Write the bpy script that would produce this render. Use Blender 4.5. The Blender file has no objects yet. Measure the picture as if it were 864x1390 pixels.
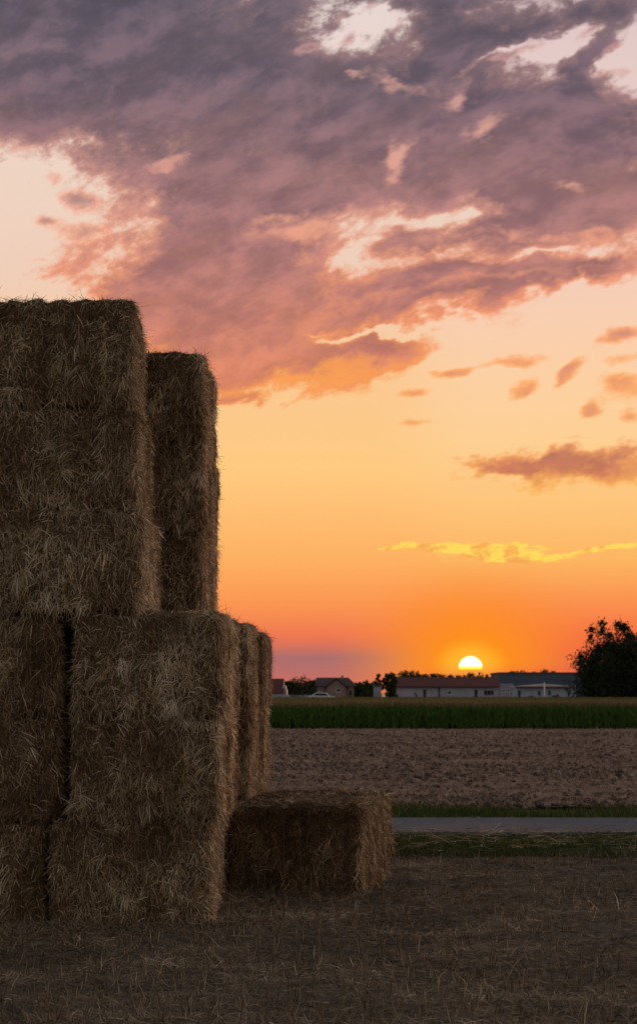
import bpy, math, random
import numpy as np

# ------------------------------------------------------------------ helpers
S = bpy.context.scene
COL = S.collection
R = math.radians
F = 3069.0                      # focal length in photo pixels (85 mm)
EYE = 1.76
PITCH = math.atan(290.0 / F)


def ray(px, py):
    a = (px - 432.0) / F
    b = (650.0 - py) / F
    return a, math.cos(PITCH) - b * math.sin(PITCH), math.sin(PITCH) + b * math.cos(PITCH)


def at(px, py, D):
    """world x and z of what the photo shows at (px, py), standing D metres ahead"""
    x, y, z = ray(px, py)
    return x / y * D, EYE + z / y * D


def srgb(r, g, b):
    f = lambda c: (c / 255.0) / 12.92 if c <= 10 else (((c / 255.0) + 0.055) / 1.055) ** 2.4
    return (f(r), f(g), f(b), 1.0)


def tag(o, label=None, cat=None, group=None, kind=None):
    if label: o['label'] = label
    if cat: o['category'] = cat
    if group: o['group'] = group
    if kind: o['kind'] = kind
    return o


def mesh_obj(name, V, Fc, mat, parent=None, tone=None, smooth=False, loc=None, rotz=0.0):
    """V (n,3) array; Fc list of face arrays (each (m,k) with k corners)"""
    V = np.asarray(V, dtype=np.float32)
    if not isinstance(Fc, list): Fc = [Fc]
    Fc = [np.asarray(f, dtype=np.int32) for f in Fc if len(f)]
    me = bpy.data.meshes.new(name)
    me.vertices.add(len(V))
    me.vertices.foreach_set('co', V.ravel())
    nl = sum(f.size for f in Fc)
    nf = sum(len(f) for f in Fc)
    me.loops.add(nl)
    me.loops.foreach_set('vertex_index', np.concatenate([f.ravel() for f in Fc]))
    me.polygons.add(nf)
    tot = np.concatenate([np.full(len(f), f.shape[1], dtype=np.int32) for f in Fc])
    st = np.concatenate([[0], np.cumsum(tot)[:-1]]).astype(np.int32)
    me.polygons.foreach_set('loop_start', st)
    me.polygons.foreach_set('loop_total', tot)
    if smooth:
        me.polygons.foreach_set('use_smooth', np.ones(nf, dtype=bool))
    if tone is not None:
        at_ = me.attributes.new('tone', 'FLOAT', 'POINT')
        at_.data.foreach_set('value', np.asarray(tone, dtype=np.float32))
    me.update(calc_edges=True)
    me.validate()
    if mat: me.materials.append(mat)
    o = bpy.data.objects.new(name, me)
    COL.objects.link(o)
    if parent is not None: o.parent = parent
    if loc is not None: o.location = loc
    o.rotation_euler[2] = rotz
    return o


def empty(name, loc, rotz=0.0):
    o = bpy.data.objects.new(name, None)
    o.empty_display_size = 0.3
    COL.objects.link(o)
    o.location = loc
    o.rotation_euler[2] = rotz
    return o


class MB:
    """collects simple solids into one mesh"""
    def __init__(s): s.v = []; s.f = []
    def add(s, vs, fs):
        n = len(s.v); s.v += [tuple(v) for v in vs]; s.f += [tuple(i + n for i in f) for f in fs]; return s
    def box(s, x0, x1, y0, y1, z0, z1):
        return s.add([(x0,y0,z0),(x1,y0,z0),(x1,y1,z0),(x0,y1,z0),(x0,y0,z1),(x1,y0,z1),(x1,y1,z1),(x0,y1,z1)],
                     [(0,3,2,1),(4,5,6,7),(0,1,5,4),(1,2,6,5),(2,3,7,6),(3,0,4,7)])
    def prism(s, prof, y0, y1):
        """profile in x,z extruded along y"""
        n = len(prof)
        vs = [(x, y0, z) for x, z in prof] + [(x, y1, z) for x, z in prof]
        fs = [tuple(range(n)), tuple(range(2*n-1, n-1, -1))]
        fs += [(i, i + n, (i+1) % n + n, (i+1) % n) for i in range(n)]
        return s.add(vs, fs)
    def prism_x(s, prof, x0, x1):
        """profile in y,z extruded along x"""
        n = len(prof)
        vs = [(x0, y, z) for y, z in prof] + [(x1, y, z) for y, z in prof]
        fs = [tuple(range(n-1, -1, -1)), tuple(range(n, 2*n))]
        fs += [(i, (i+1) % n, (i+1) % n + n, i + n) for i in range(n)]
        return s.add(vs, fs)
    def cyl(s, p, q, r0, r1, n=10):
        p = np.array(p, float); q = np.array(q, float); d = q - p; d /= np.linalg.norm(d)
        a = np.cross(d, (0,0,1)) if abs(d[2]) < .9 else np.cross(d, (1,0,0)); a /= np.linalg.norm(a); b = np.cross(d, a)
        vs = []
        for c, r in ((p, r0), (q, r1)):
            for k in range(n):
                t = 2*math.pi*k/n; vs.append(c + r*(math.cos(t)*a + math.sin(t)*b))
        fs = [(k, (k+1)%n, (k+1)%n+n, k+n) for k in range(n)] + [tuple(range(n-1,-1,-1)), tuple(range(n,2*n))]
        return s.add(vs, fs)
    def build(s, name, mat, parent=None, bevel=0.0, smooth=False):
        me = bpy.data.meshes.new(name)
        me.from_pydata(s.v, [], s.f); me.update()
        if mat: me.materials.append(mat)
        o = bpy.data.objects.new(name, me); COL.objects.link(o)
        if parent is not None: o.parent = parent
        if smooth:
            for p in me.polygons: p.use_smooth = True
        if bevel:
            m = o.modifiers.new('bevel', 'BEVEL'); m.width = bevel; m.segments = 2; m.limit_method = 'ANGLE'
        return o


# ------------------------------------------------------------------ numpy noise
class Noise:
    """smooth value noise from a random lattice, tri-linear with smoothstep, in 3-D"""
    def __init__(s, seed, n=32):
        s.n = n; s.t = np.random.RandomState(seed).rand(n, n, n).astype(np.float32) * 2 - 1
    def __call__(s, p, scale=1.0):
        q = np.asarray(p) * scale
        i = np.floor(q).astype(np.int64); f = (q - i); f = f*f*(3-2*f)
        n = s.n; t = s.t
        x0, y0, z0 = (i[..., k] % n for k in range(3))
        x1, y1, z1 = ((i[..., k] + 1) % n for k in range(3))
        fx, fy, fz = f[..., 0], f[..., 1], f[..., 2]
        a = t[x0,y0,z0]*(1-fx)+t[x1,y0,z0]*fx
        b = t[x0,y1,z0]*(1-fx)+t[x1,y1,z0]*fx
        c = t[x0,y0,z1]*(1-fx)+t[x1,y0,z1]*fx
        d = t[x0,y1,z1]*(1-fx)+t[x1,y1,z1]*fx
        return (a*(1-fy)+b*fy)*(1-fz) + (c*(1-fy)+d*fy)*fz
    def fbm(s, p, scale, oct=3):
        r = 0; a = 1; t = 0
        for k in range(oct):
            r = r + a * s(np.asarray(p) + 7.3*k, scale * 2**k); t += a; a *= .5
        return r / t


# ------------------------------------------------------------------ ribbons (straw, blades)
def unit(a):
    return a / np.maximum(np.linalg.norm(a, axis=-1, keepdims=True), 1e-9)


def ribbons(P, D, L, W, Nn, rng, bend=0.25, sag=0.0, taper=0.35):
    """P base points, D unit directions, L lengths, W widths, Nn approx facing normal -> 3-segment bent ribbons"""
    n = len(P)
    side = unit(np.cross(D, Nn + rng.randn(n, 3)*0.35))
    bd = unit(rng.randn(n, 3)) * (bend * rng.rand(n, 1)) * L[:, None]
    mid = P + D * (L*0.5)[:, None] + bd*0.5
    end = P + D * L[:, None] + bd*0.2
    mid[:, 2] -= sag * L * 0.25; end[:, 2] -= sag * L
    w = (W*0.5)[:, None] * side
    V = np.stack([P - w, P + w, mid + w, mid - w, end + w*taper, end - w*taper], axis=1).reshape(-1, 3)
    b = (np.arange(n) * 6)[:, None]
    Fq = np.concatenate([b + np.array([[0,1,2,3]]), b + np.array([[3,2,4,5]])], axis=0)
    return V, Fq


# ------------------------------------------------------------------ materials
def new_mat(name):
    m = bpy.data.materials.new(name); m.use_nodes = True
    nt = m.node_tree; b = nt.nodes['Principled BSDF']
    b.inputs['Roughness'].default_value = 0.85
    b.inputs['Specular IOR Level'].default_value = 0.25
    return m, nt, b


def ramp(nt, stops, fac):
    r = nt.nodes.new('ShaderNodeValToRGB')
    e = r.color_ramp.elements
    while len(e) > 1: e.remove(e[-1])
    e[0].position = stops[0][0]; e[0].color = stops[0][1]
    for p, c in stops[1:]:
        q = e.new(p); q.color = c
    nt.links.new(fac, r.inputs[0])
    return r.outputs[0]


def noise_node(nt, scale, detail=4, rough=.6, vec=None, stretch=None):
    tc = nt.nodes.new('ShaderNodeTexCoord')
    src = tc.outputs['Object']
    if stretch:
        mp = nt.nodes.new('ShaderNodeMapping'); mp.inputs['Scale'].default_value = stretch
        nt.links.new(src, mp.inputs[0]); src = mp.outputs[0]
    n = nt.nodes.new('ShaderNodeTexNoise')
    n.inputs['Scale'].default_value = scale; n.inputs['Detail'].default_value = detail; n.inputs['Roughness'].default_value = rough
    nt.links.new(src, n.inputs['Vector'])
    return n.outputs['Fac']


def noise_mat(name, stops, scale, detail=4, rough=.6, bump=0.0, bscale=None, bdist=.02, stretch=None, roughness=.85, spec=.25):
    m, nt, b = new_mat(name)
    f = noise_node(nt, scale, detail, rough, stretch=stretch)
    nt.links.new(ramp(nt, stops, f), b.inputs['Base Color'])
    b.inputs['Roughness'].default_value = roughness
    b.inputs['Specular IOR Level'].default_value = spec
    if bump:
        bp = nt.nodes.new('ShaderNodeBump'); bp.inputs['Strength'].default_value = bump; bp.inputs['Distance'].default_value = bdist
        nt.links.new(noise_node(nt, bscale or scale*3, 5, .65, stretch=stretch), bp.inputs['Height'])
        nt.links.new(bp.outputs[0], b.inputs['Normal'])
    return m


def tone_mat(name, stops, trans=0.0, wear=None):
    """colour by the per-stalk 'tone' attribute, with a slow noise of weathering over it"""
    m, nt, b = new_mat(name)
    a = nt.nodes.new('ShaderNodeAttribute'); a.attribute_name = 'tone'
    col = ramp(nt, stops, a.outputs['Fac'])
    if wear:
        f = noise_node(nt, wear[0], 3, .6)
        mr = nt.nodes.new('ShaderNodeMapRange'); mr.inputs[1].default_value = .42; mr.inputs[2].default_value = .68
        nt.links.new(f, mr.inputs[0])
        mx = nt.nodes.new('ShaderNodeMix'); mx.data_type = 'RGBA'; mx.blend_type = 'MULTIPLY'
        nt.links.new(mr.outputs[0], mx.inputs[0]); nt.links.new(col, mx.inputs[6]); mx.inputs[7].default_value = wear[1]
        col = mx.outputs[2]
    nt.links.new(col, b.inputs['Base Color'])
    if trans:
        t = nt.nodes.new('ShaderNodeBsdfTranslucent'); ms = nt.nodes.new('ShaderNodeMixShader'); ms.inputs[0].default_value = trans
        nt.links.new(col, t.inputs[0]); nt.links.new(b.outputs[0], ms.inputs[1]); nt.links.new(t.outputs[0], ms.inputs[2])
        nt.links.new(ms.outputs[0], nt.nodes['Material Output'].inputs[0])
    return m

SUN_E = 3.0
NISH = 0.05
DUSK = (0.50, 0.465, 0.46)
OVERHEAD = (0.155, 0.145, 0.145)
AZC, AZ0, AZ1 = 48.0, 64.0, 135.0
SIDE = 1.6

# ------------------------------------------------------------------ camera
cam_d = bpy.data.cameras.new('camera'); cam = bpy.data.objects.new('camera', cam_d); COL.objects.link(cam)
cam.location = (0, 0, EYE)
cam.rotation_euler = (R(90) + PITCH, 0, 0)
cam_d.sensor_fit = 'VERTICAL'; cam_d.sensor_height = 36.0 * 1390 / 1300; cam_d.lens = F / 1390 * cam_d.sensor_height
cam_d.shift_y = -45.0 / 1390
cam_d.clip_start = 0.5; cam_d.clip_end = 20000
cam_d.dof.use_dof = True; cam_d.dof.focus_distance = 18.2; cam_d.dof.aperture_fstop = 6.3
S.camera = cam

# ------------------------------------------------------------------ sun and sky
SUN_AZ = math.atan2(ray(638, 907)[0], ray(638, 907)[1])
SUN_EL = R(0.75)
sun_d = bpy.data.lights.new('sun', 'SUN'); sun = bpy.data.objects.new('sun', sun_d); COL.objects.link(sun)
sun_d.energy = SUN_E; sun_d.angle = R(0.5); sun_d.color = (1.0, 0.42, 0.17)
sun.rotation_euler = (R(90) - SUN_EL, 0, math.pi - SUN_AZ)
sun.location = (30, 400, 60)

W = bpy.data.worlds.new('World'); S.world = W; W.use_nodes = True
wt = W.node_tree; wt.nodes.clear()
def nd(t, **k):
    n = wt.nodes.new(t)
    for a, v in k.items(): setattr(n, a, v)
    return n
def put(sock, v):
    if isinstance(v, bpy.types.NodeSocket): wt.links.new(v, sock)
    else: sock.default_value = v
def M(op, a, b=0.0, c=0.0, clamp=False):
    n = nd('ShaderNodeMath', operation=op, use_clamp=clamp)
    put(n.inputs[0], a); put(n.inputs[1], b); put(n.inputs[2], c)
    return n.outputs[0]
def smooth(x, lo, hi, o0=0.0, o1=1.0):
    n = nd('ShaderNodeMapRange', interpolation_type='SMOOTHSTEP')
    put(n.inputs[0], x); put(n.inputs[1], lo); put(n.inputs[2], hi); put(n.inputs[3], o0); put(n.inputs[4], o1)
    return n.outputs[0]
def mixc(f, a, b):
    n = nd('ShaderNodeMix', data_type='RGBA'); put(n.inputs[0], f); put(n.inputs[6], a); put(n.inputs[7], b)
    return n.outputs[2]
def vramp(stops, v):
    """stops: (photo row, colour) -> ramp over elevation v (0..1000)"""
    st = sorted([((940.0 - y) / 1000.0, srgb(*c)) for y, c in stops])
    t = M('DIVIDE', v, 1000.0)
    return ramp(wt, [(min(max(p, 0), 1), c) for p, c in st], t)

tc = nd('ShaderNodeTexCoord')
sx = nd('ShaderNodeSeparateXYZ'); wt.links.new(tc.outputs['Generated'], sx.inputs[0])
X, Y, Z = sx.outputs
U = M('MULTIPLY', M('ARCTAN2', X, Y), F)
V_ = M('MULTIPLY', M('ARCSINE', Z), F)
def uv_of(px, py):
    x, y, z = ray(px, py); n = math.sqrt(x*x+y*y+z*z)
    return math.atan2(x, y) * F, math.asin(z / n) * F
cmb = nd('ShaderNodeCombineXYZ'); wt.links.new(U, cmb.inputs[0]); wt.links.new(V_, cmb.inputs[1])
UV = cmb.outputs[0]
def wnoise(scale, sxy, detail, rough, seed, out='Fac', src=None, dist=0.0, off=(0, 0)):
    mp = nd('ShaderNodeMapping', vector_type='TEXTURE'); mp.inputs['Location'].default_value = (seed*1370 + off[0], seed*510 + off[1], seed*3.3); mp.inputs['Scale'].default_value = (1000/sxy[0], 1000/sxy[1], 1)
    mp.inputs['Rotation'].default_value = (0, 0, R(sxy[2]) if len(sxy) > 2 else 0)
    wt.links.new(src or UV, mp.inputs[0])
    n = nd('ShaderNodeTexNoise'); n.inputs['Scale'].default_value = scale; n.inputs['Detail'].default_value = detail
    n.inputs['Roughness'].default_value = rough; n.inputs['Distortion'].default_value = dist
    wt.links.new(mp.outputs[0], n.inputs['Vector'])
    return n.outputs[out]
# the air moves the cloud outlines about
wv = nd('ShaderNodeVectorMath', operation='SUBTRACT'); wt.links.new(wnoise(1, (8, 15, 14), 4, .62, 1, 'Color'), wv.inputs[0]); wv.inputs[1].default_value = (.5, .5, .5)
wm = nd('ShaderNodeVectorMath', operation='MULTIPLY'); wt.links.new(wv.outputs[0], wm.inputs[0]); wm.inputs[1].default_value = (150, 95, 0)
wa = nd('ShaderNodeVectorMath', operation='ADD'); wt.links.new(UV, wa.inputs[0]); wt.links.new(wm.outputs[0], wa.inputs[1])
UVW = wa.outputs[0]
sw = nd('ShaderNodeVectorMath', operation='MULTIPLY'); wt.links.new(wv.outputs[0], sw.inputs[0]); sw.inputs[1].default_value = (60, 42, 0)
sa = nd('ShaderNodeVectorMath', operation='ADD'); wt.links.new(UV, sa.inputs[0]); wt.links.new(sw.outputs[0], sa.inputs[1])
UVS = sa.outputs[0]

DEP = [None]     # each patch waits for the one before it, which keeps the shader's stack small
def blobs(lst, src, start=0.0):
    acc = start
    for (cx, cy, rx, ry, rot, amp) in lst:
        u, v = uv_of(cx, cy)
        mp = nd('ShaderNodeMapping', vector_type='TEXTURE')
        mp.inputs['Rotation'].default_value = (0, 0, R(rot)); mp.inputs['Scale'].default_value = (rx, ry, 1e7)
        lc = nd('ShaderNodeCombineXYZ'); lc.inputs[0].default_value = u; lc.inputs[1].default_value = v
        if DEP[0] is not None: wt.links.new(DEP[0], lc.inputs[2])
        wt.links.new(lc.outputs[0], mp.inputs['Location'])
        wt.links.new(src, mp.inputs[0])
        d = nd('ShaderNodeVectorMath', operation='DOT_PRODUCT'); wt.links.new(mp.outputs[0], d.inputs[0]); wt.links.new(mp.outputs[0], d.inputs[1])
        g = M('POWER', 0.3679, d.outputs['Value'])
        acc = M('MULTIPLY_ADD', g, amp, acc)
        DEP[0] = acc
    return acc

CLOUD = [
 # cx, cy, rx, ry, rot, amp
 (90,30,300,110,0,1.2),(110,130,190,72,2,1.1),(330,110,190,90,-4,1.0),(430,150,140,50,0,.7),
 (330,330,165,95,8,1.15),(245,400,125,80,0,1.0),(300,250,110,55,10,.8),(420,240,120,50,10,.75),
 (400,440,150,50,12,1.0),(345,490,110,34,0,.85),(510,478,110,28,14,.85),(330,540,42,9,0,.65),
 (600,398,160,24,10,.95),(720,375,110,17,8,.95),(800,356,45,12,14,.6),
 (690,240,160,85,0,1.1),(590,170,130,70,15,1.0),(820,240,110,70,0,1.0),(800,165,90,50,0,.8),
 (600,60,90,50,20,.85),(700,45,70,26,20,.7),(830,15,90,28,5,.9),(560,0,160,26,0,.8),(800,85,55,22,40,.75),
 (700,315,130,18,6,.65),(545,322,42,18,5,.75),(600,370,110,26,5,.6),(620,330,60,12,0,.3),
 (440,42,56,24,14,-.52),(505,28,32,24,0,-.55),(690,74,54,9,12,-.55),(775,60,48,12,14,-.5),(845,90,30,10,10,-.5),
 (345,205,24,10,0,-.6),(480,285,64,18,16,-.50),(430,262,30,10,20,-.35),(610,298,60,14,4,-.45),(500,325,30,16,30,-.3),(640,285,20,18,0,-.3),
 (520,450,85,5,9,-1.05),(430,452,30,6,5,-.8),(720,345,60,6,8,-.5),
 (780,630,105,26,2,1.2),(700,637,60,9,4,.8),
]
SMALL = [
 (105,268,36,17,0,1.1),(52,296,24,9,0,.9),(112,313,50,16,0,.95),(30,205,30,12,0,.6),(70,238,26,10,0,.6),(50,352,30,6,0,.6),
 (695,491,52,11,8,.9),(612,506,36,10,6,.95),(704,527,26,15,35,1.05),(765,508,34,10,38,1.05),(565,536,26,10,0,.9),
 (845,455,40,12,12,1.1),(845,484,44,9,10,.75),(843,522,40,22,0,1.0),(804,556,18,15,0,1.0),(855,566,24,16,0,.9),(560,578,30,6,3,.75),(790,596,40,5,0,.5),
 (235,222,50,11,12,.7),(750,322,60,10,5,.5),(818,318,28,13,0,.75),(840,376,40,4,5,.5),(630,430,50,6,8,.5),
 (415,62,26,11,20,.8),(470,52,22,12,30,.75),(500,10,30,10,15,.7),(455,20,18,8,20,.6),(540,40,16,12,40,.7),(720,66,34,7,20,.8),(680,84,26,7,10,.6),(800,45,30,8,25,.75),(835,66,24,9,30,.7),(850,100,20,8,10,.6),
]
STREAK = [(560,741,70,4,0,.95),(640,743,90,8,-1,1.0),(690,753,90,9,0,1.0),(790,746,60,3,3,1.0),(845,741,40,4,2,1.0),(690,761,60,2.5,-2,.8),(720,738,50,2.5,0,.8),(660,636,40,4,5,.6)]
GLOW = [(550,220,26,18,40,1.3),(608,132,20,18,20,1.2),(662,175,28,12,35,1.2),(395,312,46,16,0,1.2),(440,425,90,40,10,.35),(530,110,44,10,0,1.0),
        (525,42,16,16,30,.9),(780,258,40,7,0,.8),(465,108,12,6,0,.9),(650,92,34,8,20,.7),(330,524,130,13,0,1.0),(500,500,150,15,14,1.2),(840,108,30,10,15,1.2),
        (650,385,180,8,8,.7),(450,385,25,10,0,.6),(720,325,150,8,0,.6),(560,300,100,22,0,.7),(770,657,120,9,0,1.0),(640,290,40,16,0,.6),(460,300,50,14,10,.7)]

fb = wnoise(1, (9, 15, 18), 7, .66, 2, dist=.25)
fb2 = wnoise(1, (34, 50, 18), 5, .66, 5, dist=.25)
fb_o = wnoise(1, (9, 15, 18), 4, .6, 2, dist=.25, off=(-14, 20))
fb_c = wnoise(1, (9, 15, 18), 4, .6, 2, dist=.25)
relief = M('MULTIPLY', M('SUBTRACT', fb_c, fb_o), 7.0)     # the side of each billow turned to the low sun
n_big = M('MULTIPLY_ADD', fb, 2.3, -1.15)
n_small = M('MULTIPLY_ADD', fb2, 1.7, -.85)
# the view's own clouds, faded out well beyond the photo's field, where a plain broken deck takes over
c_main = blobs(CLOUD, UVW)
side = smooth(M('ABSOLUTE', U), 480, 1100)
deck = M('MULTIPLY', smooth(V_, 850, 1250), M('MULTIPLY_ADD', side, -.75, 1.0))
far_c = M('MULTIPLY', side, smooth(V_, 150, 700, 0.0, .30))
c_main = M('MAXIMUM', M('ADD', c_main, far_c), M('MULTIPLY', deck, 1.5))
d_main = M('ADD', M('ADD', c_main, M('MULTIPLY', n_big, 1.15)), M('MULTIPLY', n_small, .45))
a_main = M('MULTIPLY', smooth(d_main, .20, .66), smooth(c_main, .0, .22))
thick = smooth(d_main, .35, 1.15)
c_small = blobs(SMALL, UVS)
d_small = M('ADD', M('ADD', c_small, M('MULTIPLY', n_big, .35)), M('MULTIPLY', n_small, .5))
a_small = M('MULTIPLY', smooth(d_small, .34, .85), smooth(c_small, .0, .2))
c_st = blobs(STREAK, UVS)
st_n = wnoise(1, (13, 240), 6, .7, 9)
a_st = M('MULTIPLY', smooth(c_st, .1, .5), smooth(M('ADD', c_st, M('MULTIPLY_ADD', st_n, 2.6, -1.3)), .5, .95))
c_gl = blobs(GLOW, UVW)
glow = smooth(M('ADD', c_gl, M('MULTIPLY', n_small, .9)), .12, 1.35)

clear = vramp([(0,(222,198,198)),(150,(232,205,198)),(300,(238,208,192)),(400,(246,206,182)),(500,(252,208,166)),(600,(254,208,148)),(690,(254,196,122)),
               (760,(253,182,98)),(820,(251,144,78)),(860,(247,116,70)),(888,(238,98,72)),(905,(226,94,78)),(925,(216,86,76)),(940,(200,84,74))], V_)
left = vramp([(0,(232,214,210)),(220,(238,212,196)),(380,(240,206,184)),(500,(250,200,148)),(640,(255,202,128)),(760,(254,176,98)),(820,(252,150,82)),(862,(240,122,82)),(878,(214,114,92)),(892,(172,110,108)),
              (914,(188,110,104)),(928,(206,110,98)),(940,(190,104,96))], V_)
clear = mixc(smooth(U, 70, 220), left, clear)
# orange well round the sun
su, sv = uv_of(638, 907)
dU = M('SUBTRACT', U, su); dV = M('SUBTRACT', V_, sv)
r2 = M('SQRT', M('ADD', M('POWER', M('DIVIDE', dU, 1.25), 2.0), M('POWER', M('DIVIDE', dV, 1.0), 2.0)))
clear = mixc(smooth(r2, 14, 165, 1.0, 0), clear, srgb(255, 146, 24))
clear = mixc(smooth(r2, 13, 46, .8, 0), clear, srgb(255, 190, 52))
red = M('MULTIPLY', smooth(U, 90, 200), M('MULTIPLY', smooth(M('ABSOLUTE', M('SUBTRACT', V_, 12)), 0, 30, 1, 0), smooth(M('ABSOLUTE', dU), 60, 330, .75, 0)))
clear = mixc(red, clear, srgb(236, 84, 70))

c_dark = vramp([(0,(74,70,86)),(120,(92,80,95)),(200,(114,88,100)),(300,(142,100,106)),(400,(172,112,108)),(470,(192,118,106)),(530,(214,124,100)),(600,(176,112,98)),(650,(200,112,88)),(750,(235,150,70))], V_)
c_lit = vramp([(0,(190,150,150)),(100,(210,158,150)),(220,(236,170,150)),(320,(244,166,134)),(420,(254,156,104)),(510,(255,162,78)),(600,(250,160,100)),(660,(255,184,90)),(750,(255,205,60))], V_)
var = wnoise(1, (7, 15, 16), 5, .65, 12)
c_dark = mixc(M('MULTIPLY', smooth(var, .38, .7, 0, .42), smooth(V_, 950, 500, .25, .6)), c_dark, c_lit)
c_mid = vramp([(0,(112,98,112)),(150,(142,108,118)),(300,(184,126,124)),(400,(212,136,120)),(500,(232,140,106)),(600,(226,138,100)),(700,(240,150,80))], V_)
c_dark = mixc(M('MULTIPLY', smooth(relief, -.4, 1.5), .75), c_dark, c_mid)
shade = nd('ShaderNodeVectorMath', operation='SCALE'); wt.links.new(c_dark, shade.inputs[0]); wt.links.new(smooth(relief, -1.3, .4, .86, 1.04), shade.inputs['Scale']); c_dark = shade.outputs[0]
lit_f = M('MAXIMUM', M('MULTIPLY', M('SUBTRACT', 1.0, thick), smooth(V_, 900, 560, .45, 1.0)), M('MULTIPLY', glow, .95))
cl = mixc(M('MULTIPLY', lit_f, .85), c_dark, c_lit)
sky = mixc(M('MULTIPLY', a_main, .96), clear, cl)
cls = mixc(smooth(d_small, .6, 1.2), c_lit, c_dark)
sky = mixc(M('MULTIPLY', a_small, .8), sky, cls)
sky = mixc(M('MULTIPLY', a_st, .85), sky, mixc(smooth(fb2, .45, .62), srgb(255, 222, 92), srgb(246, 168, 84)))

# away from the afterglow, dim Nishita plus an added sky fill for bale fronts
nis = nd('ShaderNodeTexSky', sky_type='NISHITA', sun_disc=False, sun_elevation=SUN_EL, sun_rotation=SUN_AZ, air_density=1.4, dust_density=2.5, ozone_density=2.0)
nm = nd('ShaderNodeVectorMath', operation='SCALE'); wt.links.new(nis.outputs[0], nm.inputs[0]); nm.inputs['Scale'].default_value = NISH
dusk = nd('ShaderNodeVectorMath', operation='ADD'); wt.links.new(nm.outputs[0], dusk.inputs[0]); wt.links.new(mixc(smooth(V_, 500, 2700), DUSK + (1,), OVERHEAD + (1,)), dusk.inputs[1])
azs = M('ABSOLUTE', M('SUBTRACT', U, su + R(AZC) * F))  # glow centre moved right of the sun so unseen sky lights bale sides
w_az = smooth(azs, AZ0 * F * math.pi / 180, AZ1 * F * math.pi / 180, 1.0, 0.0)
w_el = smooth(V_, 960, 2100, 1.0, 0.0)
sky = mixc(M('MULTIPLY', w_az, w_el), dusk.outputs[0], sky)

# added boost: unseen sky on the right brightened to light the bale sides
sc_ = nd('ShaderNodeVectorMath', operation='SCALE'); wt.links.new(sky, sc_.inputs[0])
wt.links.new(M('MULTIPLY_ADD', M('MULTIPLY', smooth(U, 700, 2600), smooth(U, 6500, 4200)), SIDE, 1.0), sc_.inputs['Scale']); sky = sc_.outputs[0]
# the sun, its lower limb behind a low bank
disc = smooth(M('SQRT', M('ADD', M('POWER', dU, 2.0), M('POWER', dV, 2.0))), 13.8, 17.4, 1.0, 0.0)
cut = smooth(V_, uv_of(638, 909.5)[1], uv_of(638, 907.5)[1])
lim = mixc(smooth(V_, uv_of(638, 906)[1], uv_of(638, 903)[1]), (1.6, 1.0, .05, 1), (2.6, 2.3, 1.35, 1))
sky = mixc(M('MULTIPLY', disc, cut), sky, lim)

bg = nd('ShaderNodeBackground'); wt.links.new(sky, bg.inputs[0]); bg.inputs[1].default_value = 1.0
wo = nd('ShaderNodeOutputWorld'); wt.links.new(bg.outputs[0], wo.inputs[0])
W.cycles.sampling_method = 'MANUAL'; W.cycles.sample_map_resolution = 1024

S.view_settings.view_transform = 'Standard'; S.view_settings.look = 'None'
S.view_settings.exposure = 0.0; S.view_settings.gamma = 1.0; S.view_settings.use_curve_mapping = False
S.render.engine = 'CYCLES'
S.cycles.use_denoising = True
S.cycles.max_bounces = 6; S.cycles.diffuse_bounces = 3; S.cycles.transparent_max_bounces = 6
S.cycles.sample_clamp_indirect = 4.0

# ------------------------------------------------------------------ straw bales
straw_mat = tone_mat('straw', [(0.0, (.040,.024,.012,1)), (.25, (.120,.076,.038,1)), (.5, (.28,.205,.112,1)), (.72, (.49,.39,.235,1)), (.88, (.70,.60,.42,1)), (1.0, (.80,.73,.57,1))],
                     trans=.12, wear=(2.6, (.62,.60,.60,1)))
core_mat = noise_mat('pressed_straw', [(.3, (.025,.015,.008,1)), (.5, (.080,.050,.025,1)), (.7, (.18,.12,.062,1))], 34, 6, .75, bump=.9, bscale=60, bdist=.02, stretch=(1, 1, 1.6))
twine_mat, _, _b = new_mat('twine')
_b.inputs['Base Color'].default_value = (.20, .20, .19, 1)

nz = Noise(11); nz2 = Noise(12)


def box_surface(P, hx, hy, hz, r=.062):
    """rounded-box mapping of points lying on a box centred at 0; returns position and normal"""
    H = np.array([hx, hy, hz])
    C = np.clip(P, -(H - r), H - r)
    n = unit(P - C)
    return C + n * r, n


def bale_disp(Q, Nn, hx, hy, hz, seed, twx):
    o = np.array([seed * 3.17, seed * 1.31, seed * 2.71])
    d = .030 * nz.fbm(Q + o, 4.0, 3) + .020 * nz2.fbm(Q + o, 14.0, 2)
    # flakes: the slices the press packed, ridges across the long axis
    fl = nz(np.stack([Q[:, 0]*.6 + seed, Q[:, 1] * 9 + seed*1.7, Q[:, 2]*.5], 1), 1.0)
    d = d + .022 * fl * (np.abs(Nn[:, 1]) < .6)
    g = np.zeros(len(Q))
    for t in twx: g = g + np.exp(-((Q[:, 0] - t) / .022) ** 2)
    d = d - .030 * g * (np.abs(Nn[:, 0]) < .6)
    # the end bulges a little between the strings and rounds off towards its rims
    d = d + .02 * (np.abs(Nn[:, 1]) > .6) * (1 - (Q[:, 0]/hx)**2) * (1 - (Q[:, 2]/hz)**2)
    return d


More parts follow.
